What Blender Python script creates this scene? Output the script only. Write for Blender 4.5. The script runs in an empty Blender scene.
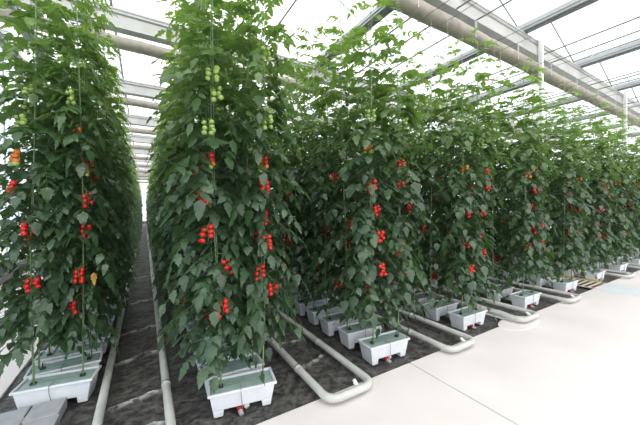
import bpy, bmesh, math, random
from mathutils import Vector, Matrix, noise
PI = math.pi
SC = bpy.context.scene
COL = SC.collection

# ------------------------------------------------------------------ helpers
def mesh_of(name, verts, faces, mats, midx=None, smooth=False):
    me = bpy.data.meshes.new(name)
    me.from_pydata(verts, [], faces)
    for m in (mats if isinstance(mats, (list, tuple)) else [mats]):
        me.materials.append(m)
    if midx:
        me.polygons.foreach_set('material_index', midx)
    if smooth:
        me.polygons.foreach_set('use_smooth', [True] * len(faces))
    me.update()
    return me

def link(name, me, parent=None, loc=(0, 0, 0), rot=(0, 0, 0)):
    o = bpy.data.objects.new(name, me)
    COL.objects.link(o)
    o.parent = parent
    o.location = loc
    o.rotation_euler = rot
    return o

def tag(o, label=None, cat=None, group=None, kind=None):
    if label: o['label'] = label
    if cat: o['category'] = cat
    if group: o['group'] = group
    if kind: o['kind'] = kind
    return o

class MB:
    """collects shapes into one mesh"""
    def __init__(self):
        self.v, self.f, self.m = [], [], []
    def add(self, v, f, m=0):
        b = len(self.v)
        self.v += [tuple(p) for p in v]
        self.f += [tuple(b + i for i in q) for q in f]
        self.m += [m] * len(f)
        return self
    def box(self, x0, y0, z0, x1, y1, z1, m=0):
        v = [(x0, y0, z0), (x1, y0, z0), (x1, y1, z0), (x0, y1, z0), (x0, y0, z1), (x1, y0, z1), (x1, y1, z1), (x0, y1, z1)]
        return self.add(v, [(0, 3, 2, 1), (4, 5, 6, 7), (0, 1, 5, 4), (1, 2, 6, 5), (2, 3, 7, 6), (3, 0, 4, 7)], m)
    def tube(self, pts, r, n=8, m=0, cap=True):
        pts = [Vector(p) for p in pts]
        rr = r if isinstance(r, (list, tuple)) else [r] * len(pts)
        v, f = [], []
        side = None
        for i, p in enumerate(pts):
            t = (pts[min(i + 1, len(pts) - 1)] - pts[max(i - 1, 0)]).normalized()
            if side is None:
                a = Vector((0, 0, 1)) if abs(t.z) < .9 else Vector((1, 0, 0))
                side = t.cross(a).normalized()
            else:
                side = (side - t * side.dot(t)).normalized()
            up = side.cross(t)
            for k in range(n):
                a = 2 * PI * k / n
                v.append(p + (side * math.cos(a) + up * math.sin(a)) * rr[i])
        for i in range(len(pts) - 1):
            for k in range(n):
                a, b = i * n + k, i * n + (k + 1) % n
                f.append((a, b, b + n, a + n))
        if cap:
            f.append(tuple(range(n))[::-1])
            f.append(tuple((len(pts) - 1) * n + k for k in range(n)))
        return self.add(v, f, m)
    def mesh(self, name, mats, smooth=False):
        return mesh_of(name, self.v, self.f, mats, self.m, smooth)
    def build(self, name, mats, parent=None, loc=(0, 0, 0), rot=(0, 0, 0), smooth=False):
        return link(name, self.mesh(name, mats, smooth), parent, loc, rot)

def bevel(o, w=.004, seg=2):
    md = o.modifiers.new('bevel', 'BEVEL')
    md.width = w; md.segments = seg; md.limit_method = 'ANGLE'
    return o

def dup(root, loc, rotz=0, scale=(1, 1, 1)):
    r = root.copy(); COL.objects.link(r)
    r.location = loc; r.rotation_euler = (0, 0, rotz); r.scale = scale
    for ch in list(root.children):
        c = ch.copy(); COL.objects.link(c); c.parent = r
        for g in list(ch.children):
            d = g.copy(); COL.objects.link(d); d.parent = c
    return r

ONES = 'zeroth first second third fourth fifth sixth seventh eighth ninth tenth eleventh twelfth thirteenth fourteenth fifteenth sixteenth seventeenth eighteenth nineteenth'.split()
def nth(n):
    if n < 20: return ONES[n]
    t, u = divmod(n, 10)
    tens = {2: 'twent', 3: 'thirt', 4: 'fort', 5: 'fift', 6: 'sixt', 7: 'sevent'}[t]
    return tens + 'ieth' if u == 0 else tens + 'y-' + ONES[u]

# ------------------------------------------------------------------ materials
def newmat(name):
    m = bpy.data.materials.new(name)
    m.use_nodes = True
    return m, m.node_tree, m.node_tree.nodes['Principled BSDF']

def plain(name, col, rough=.5, metal=0, spec=.5, noise_scale=0, noise_amt=.1, bump=0):
    m, nt, b = newmat(name)
    b.inputs['Base Color'].default_value = (*col, 1)
    b.inputs['Roughness'].default_value = rough
    b.inputs['Metallic'].default_value = metal
    b.inputs['Specular IOR Level'].default_value = spec
    if noise_scale:
        tc = nt.nodes.new('ShaderNodeTexCoord')
        no = nt.nodes.new('ShaderNodeTexNoise')
        no.inputs['Scale'].default_value = noise_scale
        no.inputs['Detail'].default_value = 5
        nt.links.new(tc.outputs['Object'], no.inputs['Vector'])
        mx = nt.nodes.new('ShaderNodeMix'); mx.data_type = 'RGBA'
        mx.inputs[6].default_value = (*[c * (1 - noise_amt) for c in col], 1)
        mx.inputs[7].default_value = (*[min(1, c * (1 + noise_amt)) for c in col], 1)
        mr = nt.nodes.new('ShaderNodeMapRange')
        mr.inputs[1].default_value = .3; mr.inputs[2].default_value = .7
        nt.links.new(no.outputs[0], mr.inputs[0])
        nt.links.new(mr.outputs[0], mx.inputs[0])
        nt.links.new(mx.outputs[2], b.inputs['Base Color'])
        if bump:
            bp = nt.nodes.new('ShaderNodeBump')
            bp.inputs['Strength'].default_value = bump
            bp.inputs['Distance'].default_value = .01
            nt.links.new(no.outputs[0], bp.inputs['Height'])
            nt.links.new(bp.outputs[0], b.inputs['Normal'])
    return m

M = {}
M['pot'] = plain('white_plastic', (.74, .76, .80), .4, noise_scale=9, noise_amt=.05)
M['film'] = plain('pale_green_film', (.36, .50, .46), .35, noise_scale=14, noise_amt=.12)
M['pipe'] = plain('painted_steel_pipe', (.52, .52, .50), .38, noise_scale=6, noise_amt=.13)
M['plug'] = plain('white_plug', (.85, .85, .83), .5)
M['black'] = plain('black_plastic', (.03, .03, .03), .5)
M['tube'] = plain('grey_tube', (.28, .28, .27), .5)
M['redcap'] = plain('red_plastic', (.40, .03, .03), .4)
M['alu'] = plain('aluminium', (.40, .42, .43), .4, metal=.3, noise_scale=3, noise_amt=.06)
M['alu_dark'] = plain('aged_aluminium', (.20, .215, .225), .45, metal=.3)
M['beam'] = plain('beam_grey', (.46, .455, .44), .5, noise_scale=2.5, noise_amt=.1)
M['screen'] = plain('beige_screen_fabric', (.33, .30, .255), .8, noise_scale=7, noise_amt=.14)
M['white'] = plain('white_paint', (.8, .8, .8), .5)
M['wire'] = plain('steel_wire', (.20, .205, .21), .5, metal=.2)
M['twine'] = plain('white_twine', (.42, .47, .38), .7)
M['yellow'] = plain('yellow_paint', (.50, .38, .10), .5)
M['slat'] = plain('pale_slat', (.62, .55, .45), .7, noise_scale=12, noise_amt=.12)
M['blue'] = plain('pale_blue_coating', (.60, .66, .70), .5, noise_scale=3, noise_amt=.08)
M['paver'] = plain('grey_paver', (.33, .34, .36), .8, noise_scale=10, noise_amt=.14, bump=.2)
M['cement'] = plain('tan_cement', (.60, .565, .515), .8, noise_scale=8, noise_amt=.1)
M['ground'] = plain('outside_ground', (.55, .56, .52), .9, noise_scale=.3, noise_amt=.1)
M['pale_sheet'] = plain('pale_sheet', (.5, .52, .52), .6, noise_scale=8, noise_amt=.15)
M['stem'] = plain('vine_stem', (.16, .27, .09), .55, noise_scale=20, noise_amt=.2)
M['withered'] = plain('withered_leaf', (.62, .34, .08), .7)
M['base'] = plain('concrete_footing', (.18, .18, .18), .8, noise_scale=4, noise_amt=.2)

def fruit_mat(name, col):
    return plain(name, col, .25, noise_scale=25, noise_amt=.12)
M['red'] = fruit_mat('ripe_tomato', (.50, .016, .012))
M['orange'] = fruit_mat('turning_tomato', (.62, .17, .03))
M['green'] = fruit_mat('green_tomato', (.30, .42, .11))

# concrete
def concrete():
    m, nt, b = newmat('pale_concrete')
    tc = nt.nodes.new('ShaderNodeTexCoord')
    n1 = nt.nodes.new('ShaderNodeTexNoise'); n1.inputs['Scale'].default_value = .9; n1.inputs['Detail'].default_value = 6
    n2 = nt.nodes.new('ShaderNodeTexNoise'); n2.inputs['Scale'].default_value = 60; n2.inputs['Detail'].default_value = 3
    for n in (n1, n2): nt.links.new(tc.outputs['Object'], n.inputs['Vector'])
    r1 = nt.nodes.new('ShaderNodeValToRGB')
    r1.color_ramp.elements[0].position = .3; r1.color_ramp.elements[0].color = (.665, .62, .61, 1)
    r1.color_ramp.elements[1].position = .7; r1.color_ramp.elements[1].color = (.77, .715, .70, 1)
    nt.links.new(n1.outputs[0], r1.inputs[0])
    mx = nt.nodes.new('ShaderNodeMix'); mx.data_type = 'RGBA'; mx.blend_type = 'MULTIPLY'
    mx.inputs[0].default_value = .25
    nt.links.new(r1.outputs[0], mx.inputs[6]); nt.links.new(n2.outputs[1], mx.inputs[7])
    hs = nt.nodes.new('ShaderNodeMapRange'); hs.inputs[3].default_value = .85; hs.inputs[4].default_value = 1.05
    nt.links.new(n2.outputs[0], hs.inputs[0]); nt.links.new(hs.outputs[0], mx.inputs[7])
    nt.links.new(mx.outputs[2], b.inputs['Base Color'])
    b.inputs['Roughness'].default_value = .55
    bp = nt.nodes.new('ShaderNodeBump'); bp.inputs['Strength'].default_value = .08; bp.inputs['Distance'].default_value = .005
    nt.links.new(n2.outputs[0], bp.inputs['Height']); nt.links.new(bp.outputs[0], b.inputs['Normal'])
    return m
M['concrete'] = concrete()

# woven black ground cover
def fabric():
    m, nt, b = newmat('black_ground_cover')
    tc = nt.nodes.new('ShaderNodeTexCoord')
    n1 = nt.nodes.new('ShaderNodeTexNoise'); n1.inputs['Scale'].default_value = 13; n1.inputs['Detail'].default_value = 8; n1.inputs['Roughness'].default_value = .65
    n2 = nt.nodes.new('ShaderNodeTexNoise'); n2.inputs['Scale'].default_value = 2.2; n2.inputs['Detail'].default_value = 4
    mp = nt.nodes.new('ShaderNodeMapping'); mp.inputs['Scale'].default_value = (1.1, 1.3, 1)
    nt.links.new(tc.outputs['Object'], mp.inputs[0])
    for n in (n1, n2): nt.links.new(mp.outputs[0], n.inputs['Vector'])
    r = nt.nodes.new('ShaderNodeValToRGB')
    r.color_ramp.elements[0].position = .40; r.color_ramp.elements[0].color = (.028, .027, .025, 1)
    r.color_ramp.elements[1].position = .74; r.color_ramp.elements[1].color = (.20, .188, .175, 1)
    nt.links.new(n1.outputs[0], r.inputs[0])
    sc = nt.nodes.new('ShaderNodeAttribute'); sc.attribute_name = 'painted_glint'
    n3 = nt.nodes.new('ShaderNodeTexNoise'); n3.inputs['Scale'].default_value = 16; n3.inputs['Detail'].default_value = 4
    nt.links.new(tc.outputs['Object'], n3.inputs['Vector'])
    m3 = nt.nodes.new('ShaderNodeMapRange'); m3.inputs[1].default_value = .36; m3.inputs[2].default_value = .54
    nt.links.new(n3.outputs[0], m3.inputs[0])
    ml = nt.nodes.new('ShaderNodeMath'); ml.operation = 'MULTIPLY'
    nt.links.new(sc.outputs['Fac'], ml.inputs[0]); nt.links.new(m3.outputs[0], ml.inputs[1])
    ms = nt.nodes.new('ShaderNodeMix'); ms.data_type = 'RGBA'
    ms.inputs[7].default_value = (.78, .77, .76, 1)  # bright glints on the crease crests, painted into the cloth colour
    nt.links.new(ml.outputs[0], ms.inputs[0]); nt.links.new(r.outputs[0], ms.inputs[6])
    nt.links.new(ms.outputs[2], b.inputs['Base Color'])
    rr = nt.nodes.new('ShaderNodeMapRange'); rr.inputs[1].default_value = .3; rr.inputs[2].default_value = .7; rr.inputs[3].default_value = .3; rr.inputs[4].default_value = .6
    nt.links.new(n2.outputs[0], rr.inputs[0]); nt.links.new(rr.outputs[0], b.inputs['Roughness'])
    bp = nt.nodes.new('ShaderNodeBump'); bp.inputs['Strength'].default_value = .8; bp.inputs['Distance'].default_value = .05
    nt.links.new(n1.outputs[0], bp.inputs['Height']); nt.links.new(bp.outputs[0], b.inputs['Normal'])
    return m
M['fabric'] = fabric()

def glass(name, tint, scat):
    m = bpy.data.materials.new(name); m.use_nodes = True
    nt = m.node_tree; nt.nodes.clear()
    out = nt.nodes.new('ShaderNodeOutputMaterial')
    tr = nt.nodes.new('ShaderNodeBsdfTransparent'); tr.inputs[0].default_value = (*tint, 1)
    gl = nt.nodes.new('ShaderNodeBsdfGlossy'); gl.inputs['Roughness'].default_value = .1
    tl = nt.nodes.new('ShaderNodeBsdfTranslucent'); tl.inputs[0].default_value = (.9, .93, .95, 1)
    a = nt.nodes.new('ShaderNodeMixShader'); a.inputs[0].default_value = scat
    b = nt.nodes.new('ShaderNodeMixShader'); b.inputs[0].default_value = .05
    nt.links.new(tr.outputs[0], a.inputs[1]); nt.links.new(tl.outputs[0], a.inputs[2])
    nt.links.new(a.outputs[0], b.inputs[1]); nt.links.new(gl.outputs[0], b.inputs[2])
    nt.links.new(b.outputs[0], out.inputs[0])
    return m
M['glass'] = glass('roof_glass', (.95, .97, .97), .08)
M['wallglass'] = glass('side_glass', (.66, .74, .80), .2)

def leaf_mat():
    m, nt, b = newmat('tomato_leaf')
    out = nt.nodes['Material Output']
    at = nt.nodes.new('ShaderNodeAttribute'); at.attribute_name = 'young'
    tint = nt.nodes.new('ShaderNodeAttribute'); tint.attribute_name = 'tint'
    mx = nt.nodes.new('ShaderNodeMix'); mx.data_type = 'RGBA'
    mx.inputs[6].default_value = (.050, .100, .050, 1)
    mx.inputs[7].default_value = (.130, .240, .050, 1)
    nt.links.new(at.outputs['Fac'], mx.inputs[0])
    hsv = nt.nodes.new('ShaderNodeHueSaturation')
    mr = nt.nodes.new('ShaderNodeMapRange'); mr.inputs[3].default_value = .65; mr.inputs[4].default_value = 1.45
    nt.links.new(tint.outputs['Fac'], mr.inputs[0]); nt.links.new(mr.outputs[0], hsv.inputs['Value'])
    mh = nt.nodes.new('ShaderNodeMapRange'); mh.inputs[3].default_value = .515; mh.inputs[4].default_value = .485
    nt.links.new(tint.outputs['Fac'], mh.inputs[0]); nt.links.new(mh.outputs[0], hsv.inputs['Hue'])
    nt.links.new(mx.outputs[2], hsv.inputs['Color'])
    geo = nt.nodes.new('ShaderNodeNewGeometry')
    bk = nt.nodes.new('ShaderNodeMix'); bk.data_type = 'RGBA'
    under = nt.nodes.new('ShaderNodeMix'); under.data_type = 'RGBA'; under.inputs[0].default_value = .25
    under.inputs[7].default_value = (.17, .24, .15, 1)
    nt.links.new(hsv.outputs[0], under.inputs[6])
    nt.links.new(geo.outputs['Backfacing'], bk.inputs[0])
    nt.links.new(hsv.outputs[0], bk.inputs[6]); nt.links.new(under.outputs[2], bk.inputs[7])
    nt.links.new(bk.outputs[2], b.inputs['Base Color'])
    b.inputs['Roughness'].default_value = .34
    b.inputs['Specular IOR Level'].default_value = .75
    tc = nt.nodes.new('ShaderNodeTexCoord')
    no = nt.nodes.new('ShaderNodeTexNoise'); no.inputs['Scale'].default_value = 45
    nt.links.new(tc.outputs['Object'], no.inputs['Vector'])
    bp = nt.nodes.new('ShaderNodeBump'); bp.inputs['Strength'].default_value = .35; bp.inputs['Distance'].default_value = .01
    nt.links.new(no.outputs[0], bp.inputs['Height']); nt.links.new(bp.outputs[0], b.inputs['Normal'])
    tl = nt.nodes.new('ShaderNodeBsdfTranslucent')
    tcx = nt.nodes.new('ShaderNodeMix'); tcx.data_type = 'RGBA'
    tcx.inputs[6].default_value = (.08, .17, .025, 1); tcx.inputs[7].default_value = (.34, .56, .08, 1)
    nt.links.new(at.outputs['Fac'], tcx.inputs[0]); nt.links.new(tcx.outputs[2], tl.inputs[0])
    ms = nt.nodes.new('ShaderNodeMixShader'); ms.inputs[0].default_value = .38
    nt.links.new(b.outputs[0], ms.inputs[1]); nt.links.new(tl.outputs[0], ms.inputs[2])
    nt.links.new(ms.outputs[0], out.inputs[0])
    return m
M['leaf'] = leaf_mat()

# ------------------------------------------------------------------ plants
DOWN = Vector((0, 0, -1))
STN = [(0, .03), (.10, .20), (.20, .31), (.31, .25), (.43, .29), (.56, .18), (.67, .19), (.83, .075), (1, 0.0)]

class Foliage:
    def __init__(self):
        self.v, self.f, self.y, self.t = [], [], [], []
    def leaflet(self, p, d, n, ln, sag, young, rnd):
        """one lobed, folded, drooping leaflet"""
        tint = rnd.random()
        b = len(self.v)
        pos = Vector(p); prev = 0
        dd = d.normalized()
        fold = rnd.uniform(-.28, .22)
        wide = rnd.uniform(.82, 1.2)
        for s, w in STN:
            cur = (dd + DOWN * (sag * s)).normalized()
            pos = pos + cur * (ln * (s - prev)); prev = s
            side = cur.cross(n)
            if side.length < 1e-4: side = cur.cross(Vector((1, 0, .1)))
            side.normalize()
            up = side.cross(cur)
            ww = w * ln * wide
            wave = rnd.uniform(-.05, .05) * ln
            self.v += [pos - side * ww + up * (fold * ww + wave), pos, pos + side * ww + up * (fold * ww - wave)]
        k = len(STN)
        for i in range(k - 1):
            a = b + 3 * i
            self.f += [(a, a + 1, a + 4, a + 3), (a + 1, a + 2, a + 5, a + 4)]
        self.y += [young] * (3 * k); self.t += [tint] * (3 * k)
    def stalk(self, pts, r0, r1, young):
        n = len(pts)
        b = len(self.v)
        for i, p in enumerate(pts):
            r = r0 + (r1 - r0) * i / (n - 1)
            t = (pts[min(i + 1, n - 1)] - pts[max(i - 1, 0)]).normalized()
            s = t.cross(Vector((.3, .2, .9))).normalized(); u = s.cross(t)
            for a in (0, 2.094, 4.189):
                self.v.append(p + (s * math.cos(a) + u * math.sin(a)) * r)
        for i in range(n - 1):
            for k in range(3):
                a, c = b + 3 * i + k, b + 3 * i + (k + 1) % 3
                self.f.append((a, c, c + 3, a + 3))
        self.y += [min(1, young + .3)] * (3 * n); self.t += [.7] * (3 * n)
    def leaf(self, o, az, el, L, droop, size, young, rnd):
        out = Vector((math.cos(az), math.sin(az), 0))
        pts = []
        N = 6
        bend = rnd.uniform(-.25, .25)
        sidev = Vector((-out.y, out.x, 0))
        for i in range(N + 1):
            t = i / N
            pts.append(Vector(o) + out * (L * (t * math.cos(el) - .18 * droop * t * t)) + sidev * (L * bend * t * t)
                       + Vector((0, 0, L * (math.sin(el) * t - droop * t * t))))
        self.stalk(pts, .0042 * (L / .42), .0016, young)
        def at(t):
            x = t * N; i = min(int(x), N - 1)
            return pts[i].lerp(pts[i + 1], x - i), (pts[i + 1] - pts[i]).normalized()
        n0 = Vector((0, 0, 1)) + out * .35
        dn = (1 - .55 * young) * (.6 + .4 * min(1, max(0, (2.2 - o[2]) / 1.2)))
        pairs = [(.25, .72), (.46, 1.0), (.66, 1.0), (.86, .82)] if L > .22 else [(.35, .7), (.6, .85), (.85, .75)]
        for t, k in pairs:
            p, tg = at(t)
            s = tg.cross(Vector((0, 0, 1)))
            if s.length < .05: s = sidev.copy()
            s.normalize()
            for sg in (-1, 1):
                d = s * (sg * .85) + tg * rnd.uniform(.25, .6) + DOWN * rnd.uniform(-.05, .6) * dn
                nn = n0 + Vector((rnd.uniform(-.7, .7), rnd.uniform(-.7, .7), 0))
                self.leaflet(p, d, nn, size * k * rnd.uniform(.82, 1.15), rnd.uniform(.3, 1.2) * dn, young, rnd)
        p, tg = at(1)
        self.leaflet(p, tg + DOWN * .2, n0, size * 1.15, rnd.uniform(.3, .9), young, rnd)
        if L > .3 and rnd.random() < .6:
            p, tg = at(rnd.choice((.47, .7)))
            d = tg.cross(Vector((0, 0, 1))) * rnd.choice((-1, 1)) + tg * .3
            self.leaflet(p, d, n0, size * .45, .5, young, rnd)
    def mesh(self, name):
        me = mesh_of(name, [tuple(v) for v in self.v], self.f, M['leaf'], smooth=True)
        for an, data in (('young', self.y), ('tint', self.t)):
            a = me.attributes.new(an, 'FLOAT', 'POINT')
            a.data.foreach_set('value', data)
        return me

def sphere_data(r, nu=10, nv=7, squash=.92):
    v = [(0, 0, r * squash * .86)]; f = []
    for j in range(1, nv):
        a = PI * j / nv
        rr = r * math.sin(a); z = r * squash * math.cos(a)
        if j == 1: z *= .98
        for i in range(nu):
            b = 2 * PI * i / nu
            v.append((rr * math.cos(b), rr * math.sin(b), z))
    v.append((0, 0, -r * squash))
    for i in range(nu):
        f.append((0, 1 + i, 1 + (i + 1) % nu))
    for j in range(nv - 2):
        for i in range(nu):
            a = 1 + j * nu + i; b = 1 + j * nu + (i + 1) % nu
            f.append((a, a + nu, b + nu, b))
    last = len(v) - 1; o = 1 + (nv - 2) * nu
    for i in range(nu):
        f.append((last, o + (i + 1) % nu, o + i))
    return v, f

FRUIT = {}
for nm in ('red', 'orange', 'green'):
    v, f = sphere_data(.0235 if nm != 'green' else .022)
    FRUIT[nm] = mesh_of('tomato_' + nm, v, f, M[nm], smooth=True)

def truss_layout(seed):
    """peduncle path + fruit places, in the truss's frame: leaves the stem at the origin, outward along -Y"""
    r = random.Random(seed)
    path = [Vector((0, 0, 0)), Vector((0, -.05, .012)), Vector((0, -.10, -.005)), Vector((r.uniform(-.01, .01), -.125, -.05)), Vector((r.uniform(-.015, .015), -.13, -.10)), Vector((0, -.125, -.15))]
    fr = []
    n = r.randint(6, 8)
    for i in range(n):
        t = i / (n - 1)
        sx = (-1 if i % 2 else 1) * r.uniform(.022, .034)
        fr.append(Vector((sx, -.128 + r.uniform(-.02, .012), -.035 - .10 * t + r.uniform(-.008, .008))))
    return path, fr

def stalk_mb(path, fr):
    mb = MB()
    mb.tube(path, [.004, .004, .0038, .0033, .003, .002], 5)
    for p in fr:
        z = min(-.02, p.z + .03)
        c = Vector((0, -.127, z))
        top = p + Vector((0, 0, .021))
        mb.tube([c, c.lerp(top, .6) + Vector((0, 0, .006)), top], .0018, 4)
        for k in range(5):                                   # sepals
            a = k * 1.2566
            e = Vector((math.cos(a), math.sin(a), 0)); q = Vector((-e.y, e.x, 0)) * .004
            t1 = top + e * .010 + Vector((0, 0, .003)); t2 = top + e * .021 + Vector((0, 0, .005))
            mb.add([top - q, top + q, t1 + q, t1 - q, t2], [(0, 1, 2, 3), (3, 2, 4)])
    return mb

LAY = [truss_layout(s) for s in range(5)]
STALKS = [stalk_mb(*l).mesh('fruit_truss', [M['stem']], True) for l in LAY]
def fruit_cols(kind, n, rnd):
    if kind == 'mixed':   # ripens from the top of the truss
        return ['red' if i < n * .45 else ('orange' if i < n * .7 else 'green') for i in range(n)]
    if kind == 'orange':
        return ['orange' if i < n * .6 else 'green' for i in range(n)]
    return [kind] * n
JOINED = {}
def joined(i, kind):
    if (i, kind) not in JOINED:
        path, fr = LAY[i]
        mb = stalk_mb(path, fr)
        for p, c in zip(fr, fruit_cols(kind, len(fr), None)):
            v, f = sphere_data(.0235, 8, 6)
            mb.add([Vector(q) + p for q in v], f, {'red': 1, 'orange': 2, 'green': 3}[c])
        JOINED[(i, kind)] = mb.mesh('fruit_truss', [M['stem'], M['red'], M['orange'], M['green']], True)
    return JOINED[(i, kind)]

def ripeness(z, rnd):
    z += rnd.uniform(-.12, .12)
    if z < 1.95: return 'red'
    if z < 2.15: return 'mixed'
    if z < 2.35: return 'orange'
    return 'green'

def plant_data(seed, front=False, trusses=None, top=4.0, sparse=0.0, lean=0.0, n=70, zlow=.50, big=1.0):
    """meshes of one vine; its base is at z = 0 (the pot's film, .2 above the floor).  trusses: list of (z, azimuth in degrees)"""
    rnd = random.Random(seed)
    ph, amp = rnd.uniform(0, 6), rnd.uniform(.01, .03)
    H = top - .2
    def axis(z):
        return Vector((amp * math.sin(1.7 * z + ph) - amp * math.sin(ph) + lean * z, amp * math.cos(1.3 * z + ph) - amp * math.cos(ph), z))
    mb = MB()
    pts = [axis(H * .97 * i / 22) for i in range(23)]
    mb.tube(pts, [.0075 - .0045 * i / 22 for i in range(23)], 6)
    stem = mb.mesh('stem', [M['stem']], True)
    tw = MB()
    tw.tube([axis(.3) + Vector((.012, -.008, 0)), axis(1.6) + Vector((.010, -.010, 0)), axis(H * .9) + Vector((.008, -.006, 0)), axis(H * .9) + Vector((.008, 0, 4.55 - .2 - H * .9))], (.0017), 4)
    twine = tw.mesh('twine', [M['twine']])
    F = Foliage()
    az = rnd.uniform(0, 6.28)
    zlo = zlow - .2
    for i in range(n):
        t = i / (n - 1)
        z = zlo + (H - zlo) * t + rnd.uniform(-.03, .03)
        az += 2.4 + rnd.uniform(-.4, .4)
        a = az % (2 * PI)
        if front:
            dlt = (a - 1.5 * PI + PI) % (2 * PI) - PI       # angle from -Y
            frontal = abs(dlt) < .6
            if frontal and rnd.random() < .5:
                a += 1.0 if dlt > 0 else -1.0; frontal = False
        za = z + .2
        if za > 3.2 and rnd.random() < sparse: continue
        young = max(0, min(1, (za - 2.0) / 1.7)) ** 1.2
        k = 1.0
        if za > 2.9: k = 1 - .42 * (za - 2.9) / (top - 2.9)
        if za < .8: k = .9
        L = rnd.uniform(.34, .46) * k * (.62 if front and frontal else 1)
        el = math.radians(rnd.uniform(-5, 30) if za < 2.9 else rnd.uniform(15, 50))
        droop = (rnd.uniform(.45, .95) if za < 1.7 else rnd.uniform(.25, .8)) if za < 2.9 else rnd.uniform(.2, .6)
        if za < .75:
            droop = rnd.uniform(.35, .6)
        F.leaf(axis(z), a, el, L, droop, rnd.uniform(.098, .138) * (k ** .9) * big, young, rnd)
    if front:                                   # short shoots that hang over the open end of the row
        m = 40
        for i in range(m):
            z = zlo + .08 + (2.75 - zlo) * (i + rnd.random()) / m
            a = 1.5 * PI + rnd.choice((-1, 1)) * rnd.uniform(.38, 1.3)
            young = max(0, min(1, (z - 1.8) / 1.7)) ** 1.2
            F.leaf(axis(z), a, math.radians(rnd.uniform(-5, 30)), rnd.uniform(.17, .30), rnd.uniform(.5, .95), rnd.uniform(.085, .12) * big, young, rnd)
    fol = F.mesh('foliage')
    tr = []
    if trusses is None:
        trusses = []
        z = rnd.uniform(.65, .85)
        while z < 3.1:
            trusses.append((z, rnd.uniform(0, 360)))
            z += rnd.uniform(.42, .75)
    for z, a in trusses:
        off = rnd.uniform(-.07, .015)
        q = math.radians(a)
        tr.append((axis(z - .2) + Vector((math.cos(q) * off, math.sin(q) * off, .08)), q + PI / 2, rnd.randrange(5), ripeness(z, rnd)))
    return dict(fol=fol, stem=stem, twine=twine, tr=tr, seed=seed)

def plant(d, loc, detailed=False, rotz=0, scale=(1, 1, 1)):
    r = bpy.data.objects.new('tomato_plant', None); COL.objects.link(r)
    r.location = loc; r.rotation_euler = (0, 0, rotz); r.scale = scale
    link('foliage', d['fol'], r); link('stem', d['stem'], r); link('twine', d['twine'], r)
    rnd = random.Random(d['seed'] + 5)
    for p, rz, i, kind in d['tr']:
        if detailed:
            t = link('fruit_truss', STALKS[i], r, p, (0, 0, rz))
            for q, c in zip(LAY[i][1], fruit_cols(kind, len(LAY[i][1]), rnd)):
                o = link('tomato', FRUIT[c], t, q, (rnd.uniform(-.3, .3), rnd.uniform(-.3, .3), 0))
                s = rnd.uniform(.88, 1.12); o.scale = (s, s, s)
                if c != 'red': o['label'] = 'unripe green tomato' if c == 'green' else 'orange half-ripe tomato'
        else:
            link('fruit_truss', joined(i, kind), r, p, (0, 0, rz))
    return r

# ------------------------------------------------------------------ layout numbers (metres; camera above the origin, rows run along +Y)
ROWX = [-.655, .69, 2.27, 3.88, 5.50, 7.10, 8.70, 10.30, 11.90, 13.50, 15.1]
AISLE = [-.087 + 1.6 * k for k in range(9)]
EDGE = 2.14
ROWNAME = ['leftmost row', 'second row from left', 'third row from left', 'fourth row from left', 'fifth row from left', 'sixth row from left',
           'seventh row from left', 'eighth row from left', 'ninth row from left', 'tenth row from left', 'eleventh row from left']
POT_PITCH = [.31, .30] + [.42] * 9
POT_N = [10, 10, 15, 14, 11, 10, 8, 6, 5, 4, 4]
POT_Y0 = [3.33, 2.45, 2.40, 2.42, 2.40, 2.40, 2.40, 2.40, 2.40, 2.40, 2.40]

# ------------------------------------------------------------------ setting
def slab(name, x0, x1, y0, y1, z0=-.2, z1=0, mat='concrete'):
    o = MB().box(x0, y0, z0, x1, y1, z1).build(name, [M[mat]])
    bevel(o, .006, 2)
    return tag(o, kind='structure')
slab('floor_concrete', -1.10, 2.385, -7, EDGE)
slab('floor_concrete', 2.397, 11.2, -7, EDGE)
slab('floor_concrete', 11.212, 24, -7, EDGE)
slab('floor_concrete', -2.75, -1.11, -7, 41)
g = MB().add([(-60, -60, -.21), (90, -60, -.21), (90, 120, -.21), (-60, 120, -.21)], [(0, 1, 2, 3)]).build('ground', [M['ground']])
tag(g, kind='structure')

# fabric floor: fine near the camera, coarse beyond
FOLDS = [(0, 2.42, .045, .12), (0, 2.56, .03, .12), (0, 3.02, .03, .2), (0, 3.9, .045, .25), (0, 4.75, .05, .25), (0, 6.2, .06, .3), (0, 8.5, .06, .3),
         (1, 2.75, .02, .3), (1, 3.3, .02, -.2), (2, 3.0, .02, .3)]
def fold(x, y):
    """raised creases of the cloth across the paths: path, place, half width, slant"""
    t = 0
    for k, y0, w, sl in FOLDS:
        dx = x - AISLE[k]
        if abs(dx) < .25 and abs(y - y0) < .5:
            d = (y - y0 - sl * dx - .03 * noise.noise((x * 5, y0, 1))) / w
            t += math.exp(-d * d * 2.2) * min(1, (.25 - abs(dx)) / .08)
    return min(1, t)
def fz(x, y):
    z = -.035
    z += .016 * noise.noise((x * 2.3, y * 3.1, 0)) + .011 * noise.noise((x * 7, y * 9, 3)) + .006 * noise.noise((x * 19, y * 15, 7))
    z += .014 * max(0, 1 - abs(noise.noise((x * 3.1, y * 1.3, 9))) * 7)          # long wrinkles
    z += .022 * fold(x, y)
    if y < EDGE + .15: z -= .01
    return z
def grid(name, xs, ys):
    v = [(x, y, fz(x, y)) for y in ys for x in xs]
    n = len(xs)
    f = [(j * n + i, j * n + i + 1, (j + 1) * n + i + 1, (j + 1) * n + i) for j in range(len(ys) - 1) for i in range(n - 1)]
    me = mesh_of(name, v, f, M['fabric'], smooth=True)
    a = me.attributes.new('painted_glint', 'FLOAT', 'POINT')  # where the pale glints are painted: along the creases
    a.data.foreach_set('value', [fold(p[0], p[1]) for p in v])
    return tag(link(name, me), kind='structure')
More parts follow.
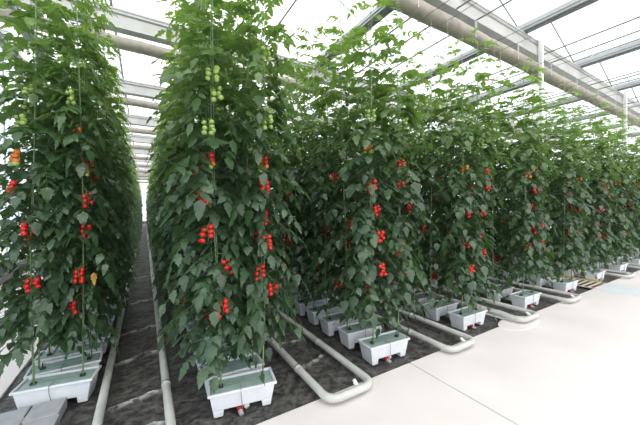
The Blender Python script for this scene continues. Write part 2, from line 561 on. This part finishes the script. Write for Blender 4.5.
def rng(a, b, s):
    n = max(1, round((b - a) / s)); return [a + (b - a) * i / n for i in range(n + 1)]
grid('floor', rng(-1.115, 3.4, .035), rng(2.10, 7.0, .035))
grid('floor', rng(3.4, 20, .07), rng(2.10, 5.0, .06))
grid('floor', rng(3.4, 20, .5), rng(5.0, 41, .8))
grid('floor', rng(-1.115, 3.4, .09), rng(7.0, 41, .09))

# side and end glazing
def glazed_wall(name, p0, p1, h, nv, zb=.35, rails=(1.1, 2.2, 3.4, 4.6), mat='wallglass'):
    p0, p1 = Vector(p0), Vector(p1)
    d = (p1 - p0); L = d.length; d.normalize(); n = Vector((-d.y, d.x, 0))
    mb = MB()
    c = [p0 + n * .01, p1 + n * .01]
    mb.add([c[0] + Vector((0, 0, zb)), c[1] + Vector((0, 0, zb)), c[1] + Vector((0, 0, h)), c[0] + Vector((0, 0, h))], [(0, 1, 2, 3)])
    o = tag(mb.build(name, [M[mat]]), kind='structure')
    fr = MB()
    for i in range(nv + 1):
        q = p0 + d * (L * i / nv)
        big = i % 4 == 0
        fr.tube([q + Vector((0, 0, -.1)), q + Vector((0, 0, h))], .05 if big else .018, 4)
    for z in rails + (zb, h):
        fr.tube([p0 + Vector((0, 0, z)), p1 + Vector((0, 0, z))], .022 if z != h else .06, 4)
    fr.build('glazing_bars', [M['alu']], o)
    bb = MB()
    bb.add([p0 - n * .1 + Vector((0, 0, -.2)), p1 - n * .1 + Vector((0, 0, -.2)), p1 + n * .1 + Vector((0, 0, -.2)), p0 + n * .1 + Vector((0, 0, -.2)),
            p0 - n * .1 + Vector((0, 0, zb)), p1 - n * .1 + Vector((0, 0, zb)), p1 + n * .1 + Vector((0, 0, zb)), p0 + n * .1 + Vector((0, 0, zb))],
           [(0, 3, 2, 1), (4, 5, 6, 7), (0, 1, 5, 4), (1, 2, 6, 5), (2, 3, 7, 6), (3, 0, 4, 7)])
    bb.build('footing', [M['base']], o)
    return o
GH = 5.66
glazed_wall('wall_left', (-2.85, 41.2, 0), (-2.85, -7, 0), GH, 60)
glazed_wall('wall_back', (-2.85, 41.2, 0), (24, 41.2, 0), GH, 24, mat='glass')

# roof: gutters along Y every 3.2 m, glass slopes between
GUT = [-5.4 + 3.2 * k for k in range(10)]
RY0, RY1 = -7, 41.2
SL = .72
roof = MB()
for gx in GUT[:-1]:
    r = gx + 1.6
    x0 = max(gx, -2.85)
    for a, b in ((x0, r), (r, gx + 3.2)):
        if a >= b: continue
        za = GH + .06 + SL * (1 - abs(a - r) / 1.6); zb = GH + .06 + SL * (1 - abs(b - r) / 1.6)
        roof.add([(a, RY0, za), (b, RY0, zb), (b, RY1, zb), (a, RY1, za)], [(0, 1, 2, 3)])
ceil = tag(roof.build('ceiling', [M['glass']]), kind='structure')
bars = MB()
for gx in GUT[:-1]:
    r = gx + 1.6
    zr = GH + .06 + SL
    if r > -2.8: bars.tube([(r, RY0, zr), (r, RY1, zr)], .03, 4)
    y = -6.6
    while y < 41:
        for e in (gx, gx + 3.2):
            if e < -2.9: continue
            bars.tube([(e, y, GH + .05), (r, y, zr - .01)], .011 if y > 4 else .016, 4)
        y += 1.66
bars.build('glazing_bars', [M['alu_dark']], ceil)
for k, gx in enumerate(GUT):
    if gx < -2.9: gx = -2.82
    gm = MB()
    gm.box(gx - .11, RY0, GH - .07, gx + .11, RY1, GH - .02)
    gm.box(gx - .13, RY0, GH - .02, gx - .08, RY1, GH + .07)
    gm.box(gx + .08, RY0, GH - .02, gx + .13, RY1, GH + .07)
    o = tag(gm.build('trim_gutter', [M['alu']]), kind='structure')
    MB().box(gx - .05, RY0, GH - .10, gx + .05, RY1, GH - .071).build('channel', [M['alu_dark']], o)

# beams across the rows (X), every 3.65 m
BY = [3.32 + 3.65 * k for k in range(11)] + [-.33, -3.98]
for by in BY:
    b = MB()
    b.box(-2.8, by - .085, 5.24, 24, by + .085, 5.54)
    b.box(-2.8, by - .10, 5.54, 24, by + .10, 5.57)
    b.box(-2.8, by - .10, 5.215, 24, by + .09, 5.24)
    o = tag(b.build('beam', [M['beam']]), kind='structure')
    c = MB()
    c.box(-2.8, by - .105, 5.195, 24, by + .11, 5.214)
    c.tube([(-2.8, by - .095, 5.47), (24, by - .095, 5.47)], .018, 4)
    c.build('rail', [M['alu']], o)
    s = MB()                                                  # the drawn-up screen below the beam
    prof = [(-.12, 4.86), (-.135, 4.94), (-.125, 5.02), (-.08, 5.045), (.10, 5.035), (.14, 4.95), (.11, 4.87), (-.02, 4.84)]
    xs = rng(-2.8, 24, .35)
    for x in xs:
        j = random.Random(int(x * 100) + int(by * 10)).uniform(-.012, .012)
        s.v += [(x, by + py, pz + j) for py, pz in prof]
    for i in range(len(xs) - 1):
        for k in range(8):
            a, q = i * 8 + k, i * 8 + (k + 1) % 8
            s.f.append((a, q, q + 8, a + 8)); s.m.append(0)
    s.build('screen_bundle', [M['screen']], o, smooth=True)
    h = MB()
    for i in range(17):
        x = -2.6 + 1.6 * i
        h.box(x - .012, by - .135, 4.86, x + .012, by - .115, 5.16)
    h.build('hanger', [M['beam']], o)
for x in (7.98, 14.30):
    for by in BY[:4]:
        o = MB().box(x - .04, by - .20, -.2, x + .04, by - .12, 5.63).build('column', [M['white']])
        tag(bevel(o, .008, 2), kind='structure')
# thin steel rods along the rows under the roof
rods = MB()
for gx in GUT[1:]:
    for dx in (.65, 1.27):
        rods.tube([(gx + dx, RY0, 5.22), (gx + dx, RY1, 5.22)], .016, 5)
tag(rods.build('trim_rods', [M['wire']]), kind='structure')

# ------------------------------------------------------------------ heating pipe rails
def rail(k, y_end=1.985, far=40.5):
    a = AISLE[k]; h = .233; R = .10; z = .062; r = .034
    pts = [(a - h, far, z)]
    pts += [(a - h, y, z) for y in (20, 8, 4, y_end + R + .05)]
    for i in range(0, 7):
        t = PI / 2 * i / 6
        pts.append((a - h + R - R * math.cos(t), y_end + R - R * math.sin(t), z))
    for i in range(0, 7):
        t = PI / 2 * i / 6
        pts.append((a + h - R + R * math.sin(t), y_end + R - R * math.cos(t), z))
    pts += [(a + h, y, z) for y in (y_end + R + .05, 4, 8, 20, far)]
    root = bpy.data.objects.new('pipe_rail', None); COL.objects.link(root)
    root.location = (a, y_end, 0)
    off = Vector((-a, -y_end, 0))
    MB().tube([Vector(p) + off for p in pts], r, 14).build('pipe', [M['pipe']], root, smooth=True)
    for sx in (-1, 1):
        for y in (.75, 2.6):
            yy = y + .2 * sx
            MB().tube([(sx * h, yy, z), (sx * h, yy + .05, z)], r + .004, 12).build('coupling', [M['pipe']], root, smooth=True)
    MB().tube([(.09, .045, z), (.09, .075, z + .01), (.09, .10, z + .03)], [.018, .02, .016], 10).build('vent_plug', [M['plug']], root, smooth=True)
    for y in (1.0, 2.5, 4.0, 5.5):
        for sx in (-1, 1):
            MB().box(sx * h - .03, y, -.06, sx * h + .03, y + .04, z - r + .002).build('support', [M['black']], root)
    near = {0: 'white U-shaped pipe rail between the leftmost and second plant rows, running to the far wall',
            1: 'white U-shaped pipe rail nearest the camera with its whole bend on the pale concrete',
            2: 'white U-shaped pipe rail between third and fourth plant rows, bend on the concrete',
            3: 'white U-shaped pipe rail between fourth and fifth plant rows, pale sheet inside',
            4: 'white U-shaped pipe rail just in front of the slatted walkway with yellow edge',
            6: 'white U-shaped pipe rail just behind the slatted walkway and pale blue strip',
            7: 'white U-shaped pipe rail second behind the slatted walkway near the right picture edge',
            8: 'white U-shaped pipe rail third behind the slatted walkway'}
    tag(root, near[k], 'pipe', 'U-shaped pipe rails between the plant rows')
for k in (0, 1, 2, 3, 4, 6, 7): rail(k)

# ------------------------------------------------------------------ pots
def pot_proto():
    root = bpy.data.objects.new('planter_trough', None); COL.objects.link(root)
    W, D, H = .262, .115, .205           # half width, half depth, height
    me = bpy.data.meshes.new('trough'); bm = bmesh.new()
    def ring(w, d, z): return [bm.verts.new(p) for p in ((-w, -d, z), (w, -d, z), (w, d, z), (-w, d, z))]
    foot = .055
    tp = lambda z: (W - .035 * (1 - z / H), D - .022 * (1 - z / H))
    r0 = ring(*tp(foot), foot); r1 = ring(*tp(H - .022), H - .022); r2 = ring(W + .012, D + .012, H - .022); r3 = ring(W + .012, D + .012, H)
    r4 = ring(W - .008, D - .008, H); r5 = ring(W - .014, D - .014, H - .035)
    bm.faces.new(r0[::-1])
    for a, b in ((r0, r1), (r1, r2), (r2, r3), (r3, r4), (r4, r5)):
        for i in range(4):
            bm.faces.new((a[i], a[(i + 1) % 4], b[(i + 1) % 4], b[i]))
    bm.faces.new(r5)
    for sx in (-1, 1):                    # two feet across the depth
        w1, d1 = tp(foot); w0, d0 = tp(0)
        xa, xb = sorted((sx * w0, sx * (w0 - .07))); xc, xd = sorted((sx * w1, sx * (w1 - .085)))
        lo = [bm.verts.new(p) for p in ((xa, -d0, 0), (xb, -d0, 0), (xb, d0, 0), (xa, d0, 0))]
        hi = [bm.verts.new(p) for p in ((xc, -d1, foot), (xd, -d1, foot), (xd, d1, foot), (xc, d1, foot))]
        bm.faces.new(lo[::-1]); bm.faces.new(hi)
        for i in range(4): bm.faces.new((lo[i], lo[(i + 1) % 4], hi[(i + 1) % 4], hi[i]))
    bm.to_mesh(me); bm.free(); me.materials.append(M['pot'])
    bevel(link('trough', me, root), .006, 2)
    fm = MB().box(-W + .017, -D + .017, H - .05, W - .017, D - .017, H - .012)
    bevel(fm.build('growing_film', [M['film']], root), .006, 2)
    for sx in (-1, 1):
        d = MB()
        x = sx * .17
        d.box(x - .018, -.03, H - .013, x + .018, .005, H + .004)
        d.tube([(x, -.012, H - .012), (x, -.012, H + .045)], [.006, .004], 6)
        d.build('dripper', [M['black']], root)
    t = MB()
    t.tube([(.17, -.012, H + .04), (.10, -.04, H + .012), (0, .0, H - .004), (-.09, -.03, H + .006), (-.17, -.012, H + .04)], .0032, 5)
    t.tube([(-.02, -.03, H - .004), (-.02, -D - .015, H + .006), (-.02, -D - .018, H - .05), (-.01, -D + .0, .06), (.0, -D + .03, .02)], .0032, 5)
    t.build('drip_tube', [M['tube']], root)
    return root
POT = pot_proto()
first = True
for ri, x in enumerate(ROWX):
    rnd = random.Random(40 + ri)
    for i in range(POT_N[ri]):
        loc = (x + (rnd.uniform(-.02, .02) if i else 0), POT_Y0[ri] + i * POT_PITCH[ri], -.018)
        o = POT if first else dup(POT, loc)
        o.location = loc; first = False
        o.rotation_euler = (0, 0, [-.17, -.17, -.07, -.02][ri] if i == 0 and ri < 4 else rnd.uniform(-.05, .03))
        w = 'frontmost' if i == 0 else nth(i + 1) + ' from the concrete'
        tag(o, f'white plastic trough with pale green top, {w}, {ROWNAME[ri]}', 'planter', 'planter troughs under the ' + ROWNAME[ri])

# drain pipes with red valves below the first trough of each row
for ri, x in enumerate(ROWX[:9]):
    if ri == 0: continue
    y = POT_Y0[ri] - .055
    root = bpy.data.objects.new('drain_pipe', None); COL.objects.link(root)
    root.location = (x - .01, y, -.03)
    MB().tube([(.03, -.02, .033), (.03, .1, .033), (.03, .6, .033)], .022, 10).build('pipe', [M['plug']], root, smooth=True)
    MB().tube([(-.035, -.09, .03), (-.03, 0, .03), (-.02, .5, .03)], .019, 10).build('hose', [M['tube']], root, smooth=True)
    v = MB(); v.tube([(-.034, -.05, .032), (-.032, -.01, .032)], .022, 10); v.box(-.055, -.04, .05, -.012, -.028, .06)
    v.build('valve', [M['redcap']], root)
    tag(root, f'grey hose with red valve and white pipe under front trough of {ROWNAME[ri]}', 'pipe', 'drain pipes with red valves')

# ------------------------------------------------------------------ pavers, walkway, small ground things
PV = [(-.795, -.585, 2.80, 3.03), (-.795, -.585, 2.555, 2.79),
      (-1.04, -.805, 2.90, 3.03), (-1.04, -.805, 2.655, 2.89)]
PL = ['grey paving slab touching the front trough of the leftmost row, right-hand of two',
      'grey paving slab, second from the trough in the right-hand file, at picture bottom',
      'narrow grey paving slab touching the leftmost trough, at the left picture edge',
      'grey paving slab, second from the trough in the left-hand file, at lower left corner']
for (x0, x1, y0, y1), lb in zip(PV, PL):
    cx, cy = (x0 + x1) / 2, (y0 + y1) / 2
    o = MB().box(x0 - cx, y0 - cy, 0, x1 - cx, y1 - cy, .09).build('paving_slab', [M['paver']], None, (cx, cy + .165, -.015), (0, 0, -.06))
    bevel(o, .006, 2)
    tag(o, lb, 'paving slab', 'grey paving slabs before the leftmost row', 'thing')

wk = bpy.data.objects.new('slatted_walkway', None); COL.objects.link(wk)
wk.location = (8.04, 2.10, 0)
sl = MB()
for i in range(24):
    y = .005 + .105 * i
    sl.box(-.34, y, -.002, .34, y + .045, .006)
for xx in (-.36, .34):
    sl.box(xx, 0, -.03, xx + .02, 2.53, .012)
bevel(sl.build('slats', [M['slat']], wk), .003, 1)
MB().box(-.36, 0, -.06, .36, 2.53, -.003).build('tray', [M['black']], wk)
bevel(MB().box(.37, .12, -.03, .42, 2.6, .03).build('edge_board', [M['yellow']], wk), .005, 2)
tag(wk, 'slatted wooden walkway with dark gaps and yellow edge between plant rows', 'walkway')
o = MB().box(7.68, -3.0, .0005, 8.40, 2.09, .004).build('floor_strip', [M['blue']])
tag(o, 'pale blue strip across the concrete leading to the slatted walkway', 'floor strip')
# rounded cement patch at the foot of the fourth rail
cp = MB()
rim = [(4.52 + .40 * math.cos(a), 2.06 + .19 * math.sin(a)) for a in [2 * PI * i / 28 for i in range(28)]]
cp.add([(x, y, 0) for x, y in rim] + [(4.52 + (x - 4.52) * .93, 2.06 + (y - 2.06) * .9, .005) for x, y in rim],
       [tuple(range(28, 56))] + [(i, (i + 1) % 28, 28 + (i + 1) % 28, 28 + i) for i in range(28)])
tag(cp.build('trim_cement', [M['concrete']]), kind='structure')
sh = MB()
for i in range(2):
    pass
xs, ys = rng(4.53, 4.90, .06), rng(2.2, 2.95, .08)
v = [(x, y, fz(x, y) + .012) for y in ys for x in xs] + [(x, y, fz(x, y) + .006) for y in ys for x in xs]
n = len(xs); m_ = len(xs) * len(ys)
f = [(j * n + i, j * n + i + 1, (j + 1) * n + i + 1, (j + 1) * n + i) for j in range(len(ys) - 1) for i in range(n - 1)]
f += [tuple(m_ + q for q in reversed(t)) for t in f]
o = link('plastic_sheet', mesh_of('plastic_sheet', v, f, M['pale_sheet'], smooth=True))
tag(o, 'pale plastic sheet lying inside the fourth U-shaped pipe rail from left', 'sheet')

# ------------------------------------------------------------------ vines
GEN = [plant_data(100 + s, sparse=.25) for s in range(6)]
FRT = [plant_data(200 + s, front=True, sparse=.2, trusses=[(z + random.Random(s * 31 + j).uniform(-.08, .08), random.Random(s * 17 + j).uniform(215, 325)) for j, z in enumerate((.95, 1.3, 1.62, 1.95, 2.2, 2.6))]) for s in range(5)]
WSP = [plant_data(300 + s, sparse=.45, top=3.95 + .1 * s) for s in range(3)]     # thinner tops
def lb(side, pot, row, fruit=True):
    who = 'front' if pot == 0 else nth(pot + 1)
    return f'tall tomato vine, {side} of the {who} pair, {ROWNAME[row]}'

# explicit front vines of the two nearest rows: (height of the truss, direction it hangs in degrees)
R1L = plant_data(401, True, [(2.66, 250), (2.40, 235), (2.10, 225), (1.85, 215), (1.54, 280), (1.07, 290)], lean=.012, n=74, zlow=.54, big=1.02)
R1R = plant_data(402, True, [(2.63, 230), (2.33, 245), (2.03, 290), (1.77, 300), (1.5, 300), (1.12, 262), (.85, 235)], n=74, zlow=.54, big=1.02)
R2L = plant_data(403, True, [(2.72, 265), (2.58, 285), (2.3, 250), (2.05, 240), (1.77, 225), (1.5, 235), (1.23, 300), (.92, 270)], lean=-.01, n=76, zlow=.44, big=1.05)
R2R = plant_data(404, True, [(2.95, 270), (2.38, 270), (2.05, 250), (1.85, 255), (1.6, 240), (1.4, 260), (1.16, 230), (1.02, 290)], lean=.015, n=76, zlow=.60, big=1.05)
for d, x, y, sx, side, row in ((R1L, -.815, 3.33, 1.0, 'left one', 0), (R1R, -.485, 3.28, .76, 'right one', 0), (R2L, .52, 2.46, 1, 'left one', 1), (R2R, .86, 2.41, .85, 'right one', 1)):
    o = plant(d, (x, y, .17), True, 0, (sx, 1, 1))
    tag(o, lb(side, 0, row), 'tomato plant', 'tomato vines of the ' + ROWNAME[row])
    if d is R1R:
        wl = Foliage(); wl.leaflet(Vector((.13, -.1, .93)), Vector((.05, 0, -1)), Vector((.6, -1, .2)), .115, .2, 0, random.Random(3))
        w = link('withered_leaf', mesh_of('withered_leaf', [tuple(q) for q in wl.v], wl.f, M['withered'], smooth=True), o)
        w['label'] = 'withered orange leaf'

PROTO = {}
def place(key, d, loc, detailed, rotz, scale, label, row):
    k = (key, detailed)
    if k not in PROTO:
        o = PROTO[k] = plant(d, loc, detailed, rotz, scale)
    else:
        o = dup(PROTO[k], loc, rotz, scale)
    tag(o, label, 'tomato plant', 'tomato vines of the ' + ROWNAME[row])

for row, x in enumerate(ROWX):
    rnd = random.Random(900 + row)
    half = .19
    for i in range(POT_N[row]):
        y = POT_Y0[row] + POT_PITCH[row] * i
        for side, sx in (('left one', -1), ('right one', 1)):
            if i == 0 and row < 2: continue
            s = rnd.uniform(.92, 1.04)
            wx = (.76 if sx > 0 else .95) if row == 0 else 1
            loc = (x + sx * half + rnd.uniform(-.03, .03), y + rnd.uniform(-.04, .04), .17)
            if i == 0:
                j = (row * 2 + (sx > 0)) % 5
                place(('f', j), FRT[j], (loc[0], y - .03, .17), row < 5, rnd.uniform(-.25, .25), (s, 1, rnd.uniform(.97, 1.02)), lb(side, i, row), row)
            elif row >= 2 and rnd.random() < .45:
                j = rnd.randrange(3)
                place(('w', j), WSP[j], loc, False, rnd.uniform(0, 6.28), (s, s, rnd.uniform(.96, 1.03)), lb(side, i, row), row)
            else:
                j = rnd.randrange(6)
                rz = rnd.choice((0, PI)) + rnd.uniform(-.4, .4) if row == 0 else rnd.uniform(0, 6.28)
                place(('g', j), GEN[j], loc, row < 2 and i < 2, rz, (s * wx, s, rnd.uniform(.96, 1.04)), lb(side, i, row), row)
    if row < 2:                                  # the long flanks of the first aisle
        y = POT_Y0[row] + POT_PITCH[row] * POT_N[row] + .1
        c = 0
        sx = 1 if row == 0 else -1
        while y < 40:
            c += 1
            j = rnd.randrange(6)
            s = rnd.uniform(.95, 1.05)
            rz = rnd.choice((0, PI)) + rnd.uniform(-.4, .4)
            place(('g', j), GEN[j], (x + sx * (half - .02), y, -.02), False, rz, (s * (.78 if row == 0 else 1), s * (1 if y < 12 else 1.3), 1.05), f'tall tomato vine deep along the path, {nth(c)} past the visible troughs, {ROWNAME[row]}', row)
            y += .5 if y < 12 else .85

# ------------------------------------------------------------------ crop wires above the rows
for row, x in enumerate(ROWX):
    for sx, w in ((-1, 'left'), (1, 'right')):
        o = MB().tube([(0, 0, 0), (0, 38.5, 0)], .005, 5).build('crop_wire', [M['wire']], None, (x + sx * .19, 2.2, 4.55))
        tag(o, f'thin steel wire high above the {ROWNAME[row]}, the {w} one of its two', 'wire', 'wires the vines hang from')

# ------------------------------------------------------------------ light
w = bpy.data.worlds.new('overcast'); SC.world = w; w.use_nodes = True
nt = w.node_tree; bg = nt.nodes['Background']
tc = nt.nodes.new('ShaderNodeTexCoord')
sp = nt.nodes.new('ShaderNodeSeparateXYZ'); nt.links.new(tc.outputs['Generated'], sp.inputs[0])
rp = nt.nodes.new('ShaderNodeValToRGB')
rp.color_ramp.elements[0].position = 0; rp.color_ramp.elements[0].color = (.75, .8, .86, 1)
rp.color_ramp.elements[1].position = .5; rp.color_ramp.elements[1].color = (1, 1, 1, 1)
nt.links.new(sp.outputs['Z'], rp.inputs[0]); nt.links.new(rp.outputs[0], bg.inputs['Color'])
bg.inputs['Strength'].default_value = 1.5
sun = bpy.data.lights.new('sun', 'SUN'); sun.energy = 1.7; sun.angle = math.radians(60); sun.color = (1, .97, .92)
so = bpy.data.objects.new('sun', sun); COL.objects.link(so)
so.rotation_euler = Vector((.3, .85, -1)).to_track_quat('-Z', 'Y').to_euler()

# ------------------------------------------------------------------ camera
FPX, YAW, PIT, ROL, CH = 290.4, .5435, -.012, -.008, 1.639
f = Vector((math.sin(YAW) * math.cos(PIT), math.cos(YAW) * math.cos(PIT), math.sin(PIT)))
r = f.cross(Vector((0, 0, 1))).normalized(); u = r.cross(f)
r2 = r * math.cos(ROL) + u * math.sin(ROL); u2 = u * math.cos(ROL) - r * math.sin(ROL)
cam = bpy.data.cameras.new('camera'); co = bpy.data.objects.new('camera', cam); COL.objects.link(co)
co.matrix_world = Matrix(((r2.x, u2.x, -f.x, 0), (r2.y, u2.y, -f.y, 0), (r2.z, u2.z, -f.z, CH), (0, 0, 0, 1)))
cam.sensor_width = 36; cam.lens = FPX / 640 * 36; cam.clip_start = .05; cam.clip_end = 300
SC.camera = co
SC.view_settings.view_transform = 'Standard'; SC.view_settings.look = 'None'
SC.view_settings.gamma = 1; SC.view_settings.use_curve_mapping = False
SC.view_settings.exposure = .6
cy = SC.cycles
cy.use_denoising = True
cy.max_bounces = 8; cy.diffuse_bounces = 4; cy.glossy_bounces = 3; cy.transmission_bounces = 6; cy.transparent_max_bounces = 16
cy.sample_clamp_indirect = 6
